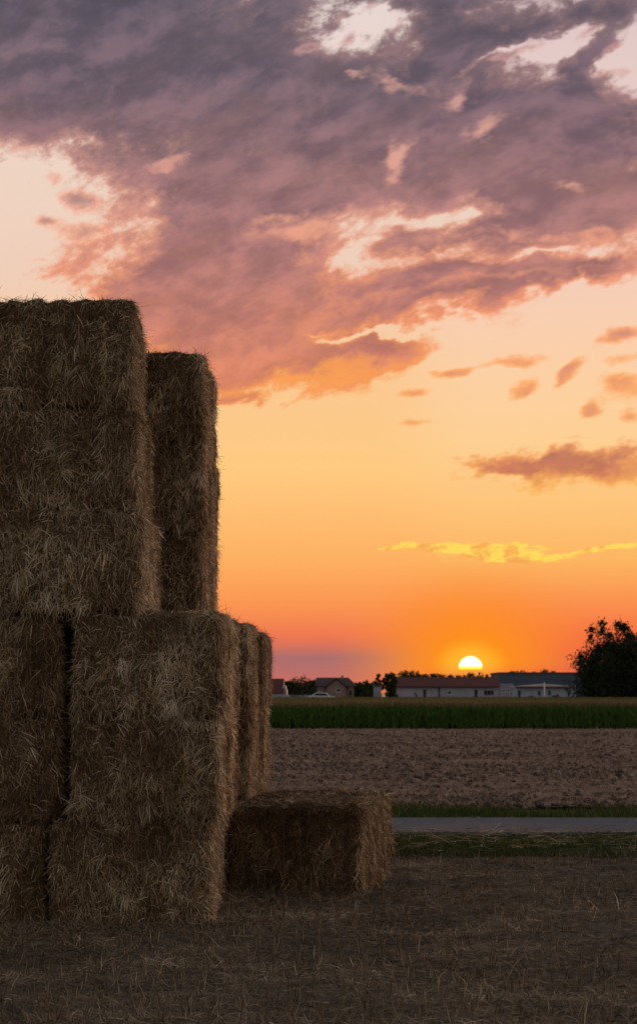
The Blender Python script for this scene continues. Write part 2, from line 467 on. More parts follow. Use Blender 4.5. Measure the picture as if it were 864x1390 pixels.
def grid_face(ax, sgn, H, step):
    a, b = [k for k in range(3) if k != ax]
    na = max(2, int(round(2*H[a]/step))); nb = max(2, int(round(2*H[b]/step)))
    ga, gb = np.meshgrid(np.linspace(-H[a], H[a], na+1), np.linspace(-H[b], H[b], nb+1), indexing='ij')
    P = np.zeros(ga.shape + (3,)); P[..., a] = ga; P[..., b] = gb; P[..., ax] = sgn * H[ax]
    idx = np.arange((na+1)*(nb+1)).reshape(na+1, nb+1)
    q = np.stack([idx[:-1,:-1], idx[1:,:-1], idx[1:,1:], idx[:-1,1:]], -1).reshape(-1, 4)
    # outward winding
    flip = (ax == 1) ^ (sgn < 0)
    if flip: q = q[:, ::-1]
    return P.reshape(-1, 3), q


def make_bale(label, loc, rot, w=1.16, h=.79, l=2.38, seed=1, dens=1.0, pale=0.0, grp='straw bales stacked in the high wall', back=.12, tilt=(0, 0), topt=14):
    rng = np.random.RandomState(seed)
    hx, hy, hz = w/2, l/2, h/2
    H = (hx, hy, hz)
    twx = [(-2.5 + k) * w/7.0 + rng.uniform(-.012, .012) for k in range(6)]
    Vs, Fs, off = [], [], 0
    for ax, sgn in ((0,1),(0,-1),(1,1),(1,-1),(2,1),(2,-1)):
        P, q = grid_face(ax, sgn, H, .028 if (ax, sgn) in ((0,1),(1,-1)) else .06)
        Q, n = box_surface(P, *H)
        Q = Q + n * bale_disp(Q, n, hx, hy, hz, seed, twx)[:, None]
        Vs.append(Q); Fs.append(q + off); off += len(Q)
    nc = len(np.concatenate(Vs))
    core_faces = sum(len(f) for f in Fs)
    # straw over the faces
    SV, SF, ST = [], [], []
    soff = [0]
    def strew(P, mode, L, Wd, tone, lift, sag=0.0, D=None, deep=.004):
        n = len(P)
        Q, nn = box_surface(P, *H)
        Q = Q + nn * (bale_disp(Q, nn, hx, hy, hz, seed, twx) - deep)[:, None]
        if D is None:
            D = rng.randn(n, 3)
            if mode == 'end': D[:, 2] -= .55; D[:, 2] *= 1.25
            if mode == 'side': D[:, 1] *= .8; D[:, 2] -= .25
        D = D - nn * (D*nn).sum(1, keepdims=True)
        D = unit(unit(D) + nn * lift[:, None])
        V, q = ribbons(Q, D, L, Wd, nn, rng, bend=.22, sag=sag, taper=.45)
        SV.append(V); SF.append(q + soff[0]); soff[0] += len(V)
        ST.append(np.repeat(tone, 6))
    def sample(ax, sgn, n):
        P = (rng.rand(n, 3)*2 - 1) * np.array(H); P[:, ax] = sgn*H[ax]; return P
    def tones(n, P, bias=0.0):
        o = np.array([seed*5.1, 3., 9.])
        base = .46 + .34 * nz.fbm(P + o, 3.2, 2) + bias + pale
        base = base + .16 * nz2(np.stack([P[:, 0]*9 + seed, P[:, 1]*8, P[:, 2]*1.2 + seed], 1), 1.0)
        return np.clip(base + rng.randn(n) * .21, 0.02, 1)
    A_end = w*h; A_side = l*h; A_top = w*l
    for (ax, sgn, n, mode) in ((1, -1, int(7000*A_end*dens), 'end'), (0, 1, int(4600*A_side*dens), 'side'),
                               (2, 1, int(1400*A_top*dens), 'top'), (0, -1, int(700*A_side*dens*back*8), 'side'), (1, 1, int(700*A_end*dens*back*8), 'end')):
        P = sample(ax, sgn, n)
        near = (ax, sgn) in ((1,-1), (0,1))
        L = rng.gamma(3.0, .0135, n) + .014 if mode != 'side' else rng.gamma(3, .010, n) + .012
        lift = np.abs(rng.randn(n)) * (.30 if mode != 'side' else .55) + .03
        strew(P, mode, np.clip(L, .012, .15), rng.uniform(.0022, .0048, n), tones(n, P, .14 if mode == 'side' else 0), lift, sag=.25 if mode == 'end' else .1)  # side stalks toned paler: bright cut ends, plus warm side light in the colour
    # tufts: pulled-out wisps whose stalks lie the same way, mostly hanging
    for (ax, sgn, nt) in ((1, -1, int(62*A_end*dens)), (0, 1, int(40*A_side*dens)), (2, 1, int(topt*A_top))):
        for k in range(nt):
            c = sample(ax, sgn, 1)[0]
            m = rng.randint(9, 26)
            P = c + rng.randn(m, 3) * rng.uniform(.014, .045); P[:, ax] = sgn*H[ax]
            P = np.clip(P, -np.array(H), np.array(H))
            d0 = rng.randn(3); d0[2] -= 1.1
            D = d0 / np.linalg.norm(d0) + rng.randn(m, 3)*.20
            strew(P, 'tuft', rng.uniform(.04, .125, m), rng.uniform(.0024, .005, m), np.clip(tones(m, P, rng.uniform(-.12, .30)), 0, 1), np.abs(rng.randn(m))*.22 + (.08 if topt < 50 or ax != 2 else .5*rng.rand()), sag=.22, D=D, deep=0)
    # flyaway stalks along the rims
    nfly = int(150*dens)
    e = rng.randint(0, 4, nfly); P = np.zeros((nfly, 3)); t = rng.rand(nfly)*2 - 1
    rr = .985
    P[e==0] = np.stack([hx*rr*np.ones(nfly), t*hy, hz*rr*np.ones(nfly)], 1)[e==0]
    P[e==1] = np.stack([t*hx, -hy*rr*np.ones(nfly), hz*rr*np.ones(nfly)], 1)[e==1]
    P[e==2] = np.stack([hx*rr*np.ones(nfly), -hy*rr*np.ones(nfly), t*hz], 1)[e==2]
    P[e==3] = np.stack([hx*rr*np.ones(nfly), t*hy, -hz*rr*np.ones(nfly)], 1)[e==3]
    strew(P, 'end', rng.uniform(.06, .17, nfly), rng.uniform(.0025, .004, nfly), tones(nfly, P, .1), rng.uniform(.2, 1.6, nfly), sag=.15)
    # dense fringe wrapping the rims
    nf = int(1000*dens)
    e = rng.randint(0, 3, nf); P = np.zeros((nf, 3)); t = rng.rand(nf)*2 - 1; j = 1 - np.abs(rng.randn(nf, 2))*.05
    P[e==0] = np.stack([hx*j[:,0], t*hy, hz*j[:,1]], 1)[e==0]
    P[e==1] = np.stack([t*hx, -hy*j[:,0], hz*j[:,1]], 1)[e==1]
    P[e==2] = np.stack([hx*j[:,0], -hy*j[:,1], t*hz], 1)[e==2]
    strew(P, 'end', rng.uniform(.03, .085, nf), rng.uniform(.003, .0055, nf), tones(nf, P, .05), rng.uniform(.05, .7, nf), sag=.3)
    V = np.concatenate(Vs + SV); q = np.concatenate(Fs + [np.concatenate(SF) + nc])
    tone = np.concatenate([np.full(nc, .1), np.concatenate(ST)])
    o = mesh_obj('straw_bale', V, q, straw_mat, tone=tone)
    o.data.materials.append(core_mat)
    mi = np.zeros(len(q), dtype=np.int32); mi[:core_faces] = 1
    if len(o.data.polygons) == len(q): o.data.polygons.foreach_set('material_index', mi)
    tag(o, label, 'straw bale', grp)
    x, y = loc[0], loc[1]
    # loc = near right lower corner; the bale runs back from it
    c, s = math.cos(rot), math.sin(rot)
    ox, oy = -hx, hy
    o.location = (x + c*ox - s*oy, y + s*ox + c*oy, loc[2] + hz)
    o.rotation_euler = (tilt[0], tilt[1], rot)
    # six strings round the length of the bale
    for t in twx:
        ny, nz_ = 40, 14
        yy = np.linspace(-hy, hy, ny); zz = np.linspace(-hz, hz, nz_)
        loop = [(t, y_, hz) for y_ in yy] + [(t, hy, z_) for z_ in zz[::-1][1:-1]] + [(t, y_, -hz) for y_ in yy[::-1]] + [(t, -hy, z_) for z_ in zz[1:-1]]
        P = np.array(loop)
        Q, n = box_surface(P, *H)
        Q = Q + n * (bale_disp(Q, n, hx, hy, hz, seed, twx) + .009)[:, None]
        m = len(Q); r = .0022
        T = unit(np.roll(Q, -1, 0) - np.roll(Q, 1, 0)); B = unit(np.cross(T, n))
        ring = np.stack([Q + r*n, Q + r*B, Q - r*n, Q - r*B], 1).reshape(-1, 3)
        i = np.arange(m)[:, None]; j2 = (np.arange(m)[:, None] + 1) % m; k4 = np.arange(4)[None, :]; k5 = (k4 + 1) % 4
        q4 = np.stack([i*4+k4, i*4+k5, j2*4+k5, j2*4+k4], -1).reshape(-1, 4)
        mesh_obj('twine', ring, q4, twine_mat, parent=o)
    return o

# height of the layers, measured off the photo
HL = .79
D0 = 17.2
def cx(px, D): return (px - 432.0) / F * D * 1.003
G_ = 'straw bales stacked in the high wall'
BALES = [
 # label, near-right corner x (photo px at depth), depth, layer z, rot, w, seed, kwargs
 ('bottom straw bale of the near right column, resting on the littered ground', 287, D0+.03, 0.00, R(.3), 1.20, 3),
 ('middle straw bale of three in the near right column under the high stack', 299, D0, .79, R(-.6), 1.13, 4),
 ('third straw bale up in the near right column, its top ledge bare', 301, D0, 1.58, R(-.9), 1.13, 5),
 ('bottom straw bale of the dark left edge column, cut by the picture edge', 65, D0+.10, 0.00, R(-.4), 1.18, 6),
 ('middle straw bale of the dark left edge column, beside the black gap', 85, D0+.06, .79, R(.3), 1.18, 7),
 ('third straw bale up in the dark left edge column, beside the black gap top', 84, D0+.04, 1.58, R(-.4), 1.18, 8),
 ('lowest straw bale of the upper near stack, pale strings on its greenish end', 194, D0-.02, 2.37, R(1.2), 1.16, 9),
 ('middle straw bale of the upper near stack, between the greenish one and the topmost', 187, D0+.07, 3.16, R(1.9), 1.16, 10),
 ('topmost straw bale of the near stack, highest against the sky with frayed corner', 180, D0+.03, 3.95, R(2.3), 1.16, 11),
 ('lowest straw bale of the second tower, seen behind the bare ledge', 277, D0+2.48, 2.37, R(-.2), 1.16, 12),
 ('middle straw bale of the second tower, bulging shaggily to the right', 277, D0+2.46, 3.16, R(0), 1.16, 13),
 ('topmost straw bale of the second tower, lower in view than the near stack top', 275, D0+2.44, 3.95, R(.2), 1.16, 14),
]
PALE = {3: .02, 4: .05, 5: .08, 6: -.10, 7: -.08, 8: -.05, 9: .07, 10: -.01, 11: -.02, 12: .0, 13: .03, 14: .05}
for lab, px, D, z, rot, w, sd in BALES:
    dens = 1.0 if D < 18 else .85
    make_bale(lab, (cx(px, D), D, z), rot, w=w, h=(.83 if sd == 11 else .785), seed=sd, dens=dens, pale=PALE[sd], grp=G_)
# the course under the second tower and the low rows behind it
lev = ('bottom', 'middle', 'top')
for k in range(3):
    make_bale('%s straw bale of the low course on which the second tower stands' % lev[k], (cx(272, 19.74), 19.74, .79*k), 0, seed=20+k, dens=.35, grp=G_)
lev = ('bottom', 'middle', 'top')
for k in range(3):
    make_bale('%s straw bale of the low third row, dark end, lit long side' % lev[k], (cx(338 + (0, 1, 2)[k], 22.2), 22.2, .815*k), R(-.4 + .3*k), h=.815, seed=30+k, dens=.7, grp=G_)
    make_bale('%s straw bale of the farthest low row, behind the third row' % lev[k], (cx(355 + (-2, 0, 3)[k], 24.62), 24.62, .805*k), R(-.5), h=.805, seed=40+k, dens=.6, grp=G_)
lone = make_bale('single straw bale lying alone on the ground at the foot of the stack', (cx(489, 19.6), 19.6, 0), R(-7.5), topt=130, pale=-.12, w=1.16, l=2.42, h=.79, seed=50, dens=1.0, grp=G_)
lone['group'] = G_

# ------------------------------------------------------------------ ground
nzg = Noise(21); nzg2 = Noise(22)
def axis(lo, hi, step, outer):
    core = np.arange(lo, hi + step/2, step)
    a = [lo - d for d in outer[::-1]]; b = [core[-1] + d for d in outer]
    return np.concatenate([a, core, b])
def sheet(name, xs, ys, zf, mat, kind='structure', smooth=True):
    gx, gy = np.meshgrid(xs, ys, indexing='ij')
    z = zf(gx, gy)
    V = np.stack([gx, gy, z], -1).reshape(-1, 3)
    idx = np.arange(gx.size).reshape(gx.shape)
    q = np.stack([idx[:-1,:-1], idx[1:,:-1], idx[1:,1:], idx[:-1,1:]], -1).reshape(-1, 4)
    return tag(mesh_obj(name, V, q, mat, smooth=smooth), kind=kind)
OUT = [1, 3, 8, 20, 60, 150, 400]
land_mat = noise_mat('land', [(.3, (.05,.045,.03,1)), (.7, (.09,.085,.05,1))], .05, 4)
g = sheet('ground', np.array([-7000, -600, 0, 600, 7000.]), np.array([-3000, 0, 600, 9000.]), lambda x, y: 0*x - .06, land_mat)

def z_near(x, y):
    p = np.stack([x, y, 0*x], -1)
    return .022 * nzg.fbm(p, 1.1, 3) + .014 * nzg2.fbm(p, 7.0, 3) + .0
yard_mat = noise_mat('trodden_straw', [(.34, (.030,.022,.016,1)), (.5, (.080,.064,.044,1)), (.66, (.16,.130,.088,1))], 3.0, 8, .72, bump=.9, bscale=38, bdist=.02)
sheet('stubble_yard', axis(-5.5, 6.5, .06, OUT), np.concatenate([np.array([-60, -20, 0, 6, 9.]), np.arange(10.5, 24.9, .06)]), z_near, yard_mat)

verge_mat = noise_mat('verge_soil', [(.35, (.020,.026,.010,1)), (.65, (.050,.050,.022,1))], 6, 5, bump=.6, bdist=.03)
def z_verge(x, y):
    p = np.stack([x, y, 0*x], -1)
    return .01 + .03 * nzg.fbm(p, .9, 3)
sheet('verge', axis(-8, 9, .12, OUT), np.arange(24.6, 28.05, .12), z_verge, verge_mat)
sheet('far_verge', axis(-9, 11, .14, OUT), np.arange(31.35, 34.3, .14), z_verge, verge_mat)

road_mat = noise_mat('asphalt', [(.3, (.042,.058,.080,1)), (.55, (.058,.078,.104,1)), (.75, (.075,.098,.128,1))], 3.2, 9, .75, bump=.5, bscale=90, bdist=.008, roughness=.9)
rb = np.array([-600, -100, -20, -5, 0, 5, 20, 100, 600.])
road = MB()
road.box(-600, 600, 28.0, 31.3, -.05, .055)
road = tag(road.build('road', road_mat, bevel=.02), kind='structure')

# the harvested and half-turned field
def z_field(x, y):
    p = np.stack([x, y, 0*x], -1)
    rough = .55 + .45*nzg.fbm(p + 40, .12, 2)
    return .03 + rough * (.055 * nzg.fbm(p, 1.3, 3) + .045 * nzg2.fbm(p, 4.0, 2)) + .01*np.sin(y*2*math.pi/.75 + nzg(p, .3)*2)
m, nt, b = new_mat('tilled_stubble')
f1 = noise_node(nt, .55, 7, .72); f2 = noise_node(nt, 5.0, 6, .7); f3 = noise_node(nt, .12, 3, .5, stretch=(.5, 1.6, 1))
c1 = ramp(nt, [(.34, (.042,.030,.027,1)), (.46, (.120,.084,.066,1)), (.58, (.245,.175,.134,1)), (.70, (.37,.27,.205,1))], f1)
c2 = ramp(nt, [(.30, (.38,.35,.35,1)), (.5, (.85,.85,.85,1)), (.66, (1.25,1.2,1.15,1))], f2)
c3 = ramp(nt, [(.35, (.72,.68,.66,1)), (.6, (1.08,1.05,1.0,1))], f3)
for a_, b_ in ((None, c2), (None, c3)):
    mx = nt.nodes.new('ShaderNodeMix'); mx.data_type = 'RGBA'; mx.blend_type = 'MULTIPLY'; mx.inputs[0].default_value = 1
    nt.links.new(c1, mx.inputs[6]); nt.links.new(b_, mx.inputs[7]); c1 = mx.outputs[2]
nt.links.new(c1, b.inputs['Base Color']); b.inputs['Roughness'].default_value = .95; b.inputs['Specular IOR Level'].default_value = .1
field_mat = m
ys = [34.2]
while ys[-1] < 109: ys.append(ys[-1] + .10 * max(1, ys[-1]/50))
xs = [-3.0]
sheet('field', axis(-7, 17, .11, OUT), np.array(ys), z_field, field_mat)

rng = np.random.RandomState(77)
def in_view(n, d0, d1, m=1.15, x_lo=-1.0, power=1.0):
    """points spread over the ground between two depths, across a bit more than the view"""
    y = d0 + (d1 - d0) * rng.rand(n) ** power
    x = (rng.rand(n)*2 - 1) * (432/F*m) * y
    return x, y

# loose straw on the yard
n = 330000
y = 10.8 + 14.2*rng.rand(n); x = -.17*y - 1.0 + rng.rand(n)*(.34*y + 3.6)
z = z_near(x, y)
dense = nzg.fbm(np.stack([x, y, 0*x], -1), .9, 3)
keep = rng.rand(n) < .62 + .5*dense
x, y, z = x[keep], y[keep], z[keep]; n = len(x)
D = rng.randn(n, 3); D[:, 2] = np.abs(rng.randn(n))*.22 + .02; D = unit(D)
V, q = ribbons(np.stack([x, y, z + .002], -1), D, rng.gamma(3, .022, n) + .02, rng.uniform(.0028, .006, n), np.tile([0., 0, 1], (n, 1)), rng, bend=.25, sag=.12)
litter_mat = tone_mat('loose_straw', [(0, (.035,.025,.015,1)), (.3, (.11,.084,.052,1)), (.6, (.26,.205,.132,1)), (.85, (.46,.385,.265,1)), (1, (.66,.60,.47,1))], trans=.1, wear=(.8, (.60,.58,.58,1)))
t = np.clip(.36 + .19*rng.randn(n) + .25*dense[keep] + .30*nzg2.fbm(np.stack([x*1.2, y*2.2, 0*x], -1), 1.3, 3), 0, 1)
tag(mesh_obj('straw_litter', V, q, litter_mat, tone=np.repeat(t, 6)), 'loose trampled straw strewn over the dark ground around the bales', None, None, 'stuff')
# straw fallen in drifts along the foot of the bales
def drift(n, xa, xb, yc, sp, sd):
    x = xa + (xb - xa)*rng.rand(n); y = yc - np.abs(rng.randn(n))*sp
    up = .05*np.exp(-((yc - y)/.10)**2) * rng.rand(n)
    D = rng.randn(n, 3); D[:, 2] = np.abs(rng.randn(n))*.35; D = unit(D)
    return ribbons(np.stack([x, y, z_near(x, y) + up + .004], -1), D, rng.gamma(3, .02, n) + .02, rng.uniform(.0025, .0055, n), np.tile([0., -.3, 1], (n, 1)), rng, bend=.3, sag=.15)
Vd1, q1 = drift(9000, -3.3, -.75, 17.16, .28, 1); Vd2, q2 = drift(6000, -.9, .45, 19.62, .22, 2)
tag(mesh_obj('straw_drift', np.concatenate([Vd1, Vd2]), np.concatenate([q1, q2 + len(Vd1)]), litter_mat, tone=np.repeat(np.clip(.5 + .2*rng.randn(15000), 0, 1), 6)), 'loose straw fallen in a drift along the foot of the bales', None, None, 'stuff')
# rooted stubble, standing short
n = 9000
x, y = in_view(n, 12, 25.2, 1.3)
x = np.round(x / .14) * .14 + rng.randn(n)*.02
D = rng.randn(n, 3)*.28; D[:, 2] = 1; D = unit(D)
pn = nzg2.fbm(np.stack([x, y, 0*x], -1), .5, 2)
k = (rng.rand(n) < .45 + .9*pn)
x, y, D, n = x[k], y[k], D[k], int(k.sum())
V, q = ribbons(np.stack([x, y, z_near(x, y) - .005], -1), D, rng.uniform(.04, .13, n), rng.uniform(.003, .005, n), np.tile([0., -1, .2], (n, 1)), rng, bend=.12)
tag(mesh_obj('stubble', V, q, litter_mat, tone=np.repeat(np.clip(.42 + .2*rng.randn(n), 0, 1), 6)), 'short cut straw stubble standing in the yard', None, None, 'stuff')

# grass on both verges
grass_mat = tone_mat('grass', [(0, (.014,.030,.007,1)), (.4, (.035,.066,.014,1)), (.75, (.075,.098,.026,1)), (.9, (.16,.14,.06,1)), (1, (.27,.21,.11,1))], trans=.3)
def grass(name, n, d0, d1, hlo, hhi, label, wid, clump=.9, dry=.0, thin=.25):
    x, y = in_view(n, d0, d1, 1.5)
    p = np.stack([x, y, 0*x], -1)
    den = nzg.fbm(p + 9, clump, 3)
    k = rng.rand(n) < np.clip(thin + .45 + 1.0*den, .05, 1)
    x, y, den = x[k], y[k], den[k]; n = len(x)
    edge = np.minimum(y - d0, d1 - y); hh = np.clip(.55 + edge*1.2, .4, 1) * (1 + .6*den)
    D = rng.randn(n, 3)*.45; D[:, 2] = 1; D = unit(D)
    V, q = ribbons(np.stack([x, y, z_verge(x, y) - .01], -1), D, rng.uniform(hlo, hhi, n)*hh, rng.uniform(*wid, n), np.tile([0., -1, .2], (n, 1)), rng, bend=.5, sag=.25, taper=.15)
    tn = np.clip(.38 + .18*rng.randn(n) + .3*den + dry + (rng.rand(n) < .06)*.5, 0, 1)
    return tag(mesh_obj(name, V, q, grass_mat, tone=np.repeat(tn, 6)), label, None, None, 'stuff')
grass('grass', 52000, 24.35, 28.02, .06, .17, 'green grass verge on the near side of the lane', (.004, .009))
grass('grass', 34000, 31.22, 34.6, .08, .22, 'ragged grass strip between the lane and the field', (.005, .011), thin=.2)
# pale dry stalks lying over the near verge
n = 2600
x, y = in_view(n, 24.2, 27.9, 1.4)
D = rng.randn(n, 3); D[:, 2] = .12; D[:, 1] *= .5; D = unit(D)
V, q = ribbons(np.stack([x, y, z_verge(x, y) + .07 + .05*rng.rand(n)], -1), D, rng.uniform(.08, .35, n), rng.uniform(.004, .007, n), np.tile([0., 0, 1], (n, 1)), rng, bend=.5, sag=.1)
tag(mesh_obj('dry_stalks', V, q, litter_mat, tone=np.repeat(np.clip(.6 + .2*rng.randn(n), 0, 1), 6)), 'dry stalks lying over the near grass verge', None, None, 'stuff')

n = 700
y = np.where(rng.rand(n) < .6, 28.05 + np.abs(rng.randn(n))*.35, 31.25 - np.abs(rng.randn(n))*.4); x = (rng.rand(n)*2 - 1)*.17*y
y = np.clip(y, 28.05, 31.25)
D = rng.randn(n, 3); D[:, 2] = .05; D = unit(D)
V, q = ribbons(np.stack([x, y, 0*x + .062], -1), D, rng.uniform(.03, .14, n), rng.uniform(.005, .010, n), np.tile([0., 0, 1], (n, 1)), rng, bend=.3)
tag(mesh_obj('road_litter', V, q, litter_mat, tone=np.repeat(np.clip(.55 + .2*rng.randn(n), 0, 1), 6)), 'wisps of straw blown along the edges of the lane', None, None, 'stuff')
# clods and straw bits on the field
def clods(n, d0, d1, smin, smax, power, seed):
    r = np.random.RandomState(seed)
    y = d0 + (d1 - d0) * r.rand(n) ** power
    x = (-.035 + r.rand(n) * .215) * y
    p = np.stack([x, y, 0*x], -1)
    k = r.rand(n) < np.clip(.55 - 1.4*nzg.fbm(p + 3, .35, 2), .1, 1)
    x, y, p = x[k], y[k], p[k]; n = len(x)
    base = np.array([[1,0,0],[-1,0,0],[0,1,0],[0,-1,0],[0,0,1],[0,0,-1.]])
    fc = np.array([[0,2,4],[2,1,4],[1,3,4],[3,0,4],[2,0,5],[1,2,5],[3,1,5],[0,3,5]])
    s = smin + (smax - smin) * r.rand(n)**3
    a = r.rand(n)*6.28
    V = base[None] * (.6 + .8*r.rand(n, 6, 1)) * s[:, None, None] * np.array([1, 1, .62])
    c, sn = np.cos(a)[:, None], np.sin(a)[:, None]
    V = np.stack([V[..., 0]*c - V[..., 1]*sn, V[..., 0]*sn + V[..., 1]*c, V[..., 2]], -1)
    V += np.stack([x, y, z_field(x, y) + s*.25], -1)[:, None]
    return V.reshape(-1, 3), (fc[None] + (np.arange(n)*6)[:, None, None]).reshape(-1, 3), np.repeat(np.clip(.4 + .25*r.randn(n), 0, 1), 6)
clod_mat = tone_mat('clod_soil', [(0, (.028,.020,.017,1)), (.5, (.075,.052,.042,1)), (1, (.15,.105,.08,1))])
V, q, t = clods(30000, 34.3, 100, .018, .085, 1.3, 5)
tag(mesh_obj('clods', V, q, clod_mat, tone=t), 'dark crumbled soil clods scattered over the pale field', None, None, 'stuff')
n = 60000
y = 34.3 + 73*rng.rand(n)**1.25; x = (-.035 + rng.rand(n)*.215) * y
D = rng.randn(n, 3); D[:, 2] = np.abs(rng.randn(n))*.3; D = unit(D)
V, q = ribbons(np.stack([x, y, z_field(x, y) + .012], -1), D, rng.uniform(.05, .20, n), rng.uniform(.006, .013, n)*np.clip(y/45, 1, 2), np.tile([0., -.3, 1], (n, 1)), rng, bend=.3)
res_mat = tone_mat('field_straw', [(0, (.10,.07,.05,1)), (.5, (.24,.17,.12,1)), (1, (.45,.34,.25,1))])
tag(mesh_obj('field_straw', V, q, res_mat, tone=np.repeat(np.clip(.5 + .22*rng.randn(n), 0, 1), 6)), 'chopped straw left lying across the harvested field', None, None, 'stuff')

# the green crop beyond the field
crop_soil = noise_mat('crop_shade', [(.3, (.012,.020,.007,1)), (.7, (.03,.04,.014,1))], 1.0)
sheet('crop_ground', axis(-25, 45, 5, OUT), np.array([108.6, 115, 130, 160, 200, 262.]), lambda x, y: 0*x + .05, crop_soil)
crop_mat = tone_mat('crop_leaves', [(0, (.022,.055,.010,1)), (.45, (.055,.125,.020,1)), (.72, (.085,.140,.030,1)), (.78, (.12,.090,.045,1)), (1, (.22,.16,.085,1))], trans=.22)
VV, QQ, TT = [], [], []; off = 0
def crop_rows(n, d0, d1, h0, h1, nl, wid):
    global off
    y = d0 + (d1-d0)*rng.rand(n); x = (-.15 + rng.rand(n)*.36)*y
    top = 1.24 + .05*nzg.fbm(np.stack([x, y, 0*x], -1), .4, 2) + .03*rng.randn(n)
    for k in range(nl):
        zb = rng.uniform(h0, h1, n) * top
        D = rng.randn(n, 3)*.35; D[:, 2] = .9; D = unit(D)
        L = np.minimum(rng.uniform(.3, .6, n), np.maximum(top - zb, .12)*1.25)
        V, q = ribbons(np.stack([x, y, zb], -1), D, L, rng.uniform(*wid, n), np.tile([0., -1, .1], (n, 1)), rng, bend=.5, sag=.12, taper=.2)
        t_ = np.clip(.40 + .08*rng.randn(n) + .14*zb, 0, .72)
        VV.append(V); QQ.append(q + off); TT.append(np.repeat(t_, 6)); off += len(V)
    # tassels
    D = rng.randn(n, 3)*.3; D[:, 2] = 1; D = unit(D)
    V, q = ribbons(np.stack([x, y, top - .16], -1), D, rng.uniform(.14, .24, n), rng.uniform(.02, .05, n), np.tile([0., -1, .1], (n, 1)), rng, bend=.4, taper=.6)
    VV.append(V); QQ.append(q + off); TT.append(np.repeat(np.clip(.86 + .08*rng.randn(n), .76, 1), 6)); off += len(V)
crop_rows(11500, 108.3, 112, .0, .75, 6, (.025, .055))
crop_rows(17600, 112, 160, .45, .85, 2, (.05, .10))
crop_rows(20000, 160, 262, .5, .85, 1, (.08, .16))
tag(mesh_obj('crop', np.concatenate(VV), np.concatenate(QQ), crop_mat, tone=np.concatenate(TT)), 'standing green crop with brownish tassels beyond the harvested field', None, None, 'stuff')

# ------------------------------------------------------------------ village beyond the crop
def fx(px, D): return at(px, 940, D)[0]
def fz(py, D): return at(600, py, D)[1]
wall_white = noise_mat('white_render', [(.3, (.27,.29,.35,1)), (.7, (.35,.37,.43,1))], .8, 5)
wall_blue = noise_mat('pale_blue_render', [(.3, (.24,.31,.39,1)), (.7, (.32,.39,.47,1))], .8, 5)
wall_brown = noise_mat('brown_plaster', [(.3, (.20,.15,.13,1)), (.7, (.28,.21,.18,1))], .9, 5)
wall_grey = noise_mat('grey_panel', [(.3, (.20,.22,.27,1)), (.7, (.27,.29,.35,1))], .5, 5)
def tile_mat(name, a, b):
    m, nt, bs = new_mat(name)
    tc = nt.nodes.new('ShaderNodeTexCoord'); br = nt.nodes.new('ShaderNodeTexBrick'); br.inputs['Scale'].default_value = 3.0
    br.inputs['Color1'].default_value = a; br.inputs['Color2'].default_value = b; br.inputs['Mortar'].default_value = tuple(c*.4 for c in a[:3]) + (1,)
    br.inputs['Mortar Size'].default_value = .03
    nt.links.new(tc.outputs['Object'], br.inputs[0]); nt.links.new(br.outputs[0], bs.inputs['Base Color'])
    return m
tile_red = tile_mat('red_tiles', (.13,.042,.038,1), (.09,.03,.030,1))
tile_dark = tile_mat('dark_tiles', (.085,.05,.055,1), (.06,.04,.045,1))
pale_sheet = noise_mat('pale_sheet_roof', [(.3, (.42,.38,.38,1)), (.7, (.54,.50,.50,1))], .4, 3)
navy_sheet = noise_mat('slate_blue_cladding', [(.3, (.055,.085,.12,1)), (.7, (.08,.11,.15,1))], .4, 3)
glass, _, gb = new_mat('window_glass'); gb.inputs['Base Color'].default_value = (.015,.017,.022,1); gb.inputs['Roughness'].default_value = .12
frame_m, _, fb_ = new_mat('window_frame_paint'); fb_.inputs['Base Color'].default_value = (.6,.6,.6,1)
dark_frame, _, db_ = new_mat('dark_frame_paint'); db_.inputs['Base Color'].default_value = (.09,.05,.05,1)
dark_door = noise_mat('dark_door', [(.3, (.03,.03,.035,1)), (.7, (.05,.05,.055,1))], 2)
base_dark = noise_mat('dark_base', [(.3, (.05,.05,.06,1)), (.7, (.09,.08,.09,1))], 1.5)

def window(par, x0, x1, z0, z1, y, fm=frame_m):
    f = MB(); t = .07
    f.box(x0, x1, y-.06, y+.05, z0, z0+t).box(x0, x1, y-.06, y+.05, z1-t, z1)
    f.box(x0, x0+t, y-.055, y+.05, z0+t, z1-t).box(x1-t, x1, y-.055, y+.05, z0+t, z1-t)
    w = f.build('window', fm, par)
    MB().box(x0+t-.003, x1-t+.003, y-.02, y+.04, z0+t-.003, z1-t+.003).build('pane', glass, w)
    s = MB().box(x0-.06, x1+.06, y-.14, y-.004, z0-.07, z0-.004).build('sill', fm, w)
    return w
def door(par, x0, x1, z0, z1, y, m=dark_door):
    d = MB().box(x0, x1, y-.07, y+.04, z0, z1).build('door', m, par)
    MB().box(x1-.16, x1-.10, y-.13, y-.072, z0+1.0, z0+1.14).build('handle', frame_m, d)
    return d

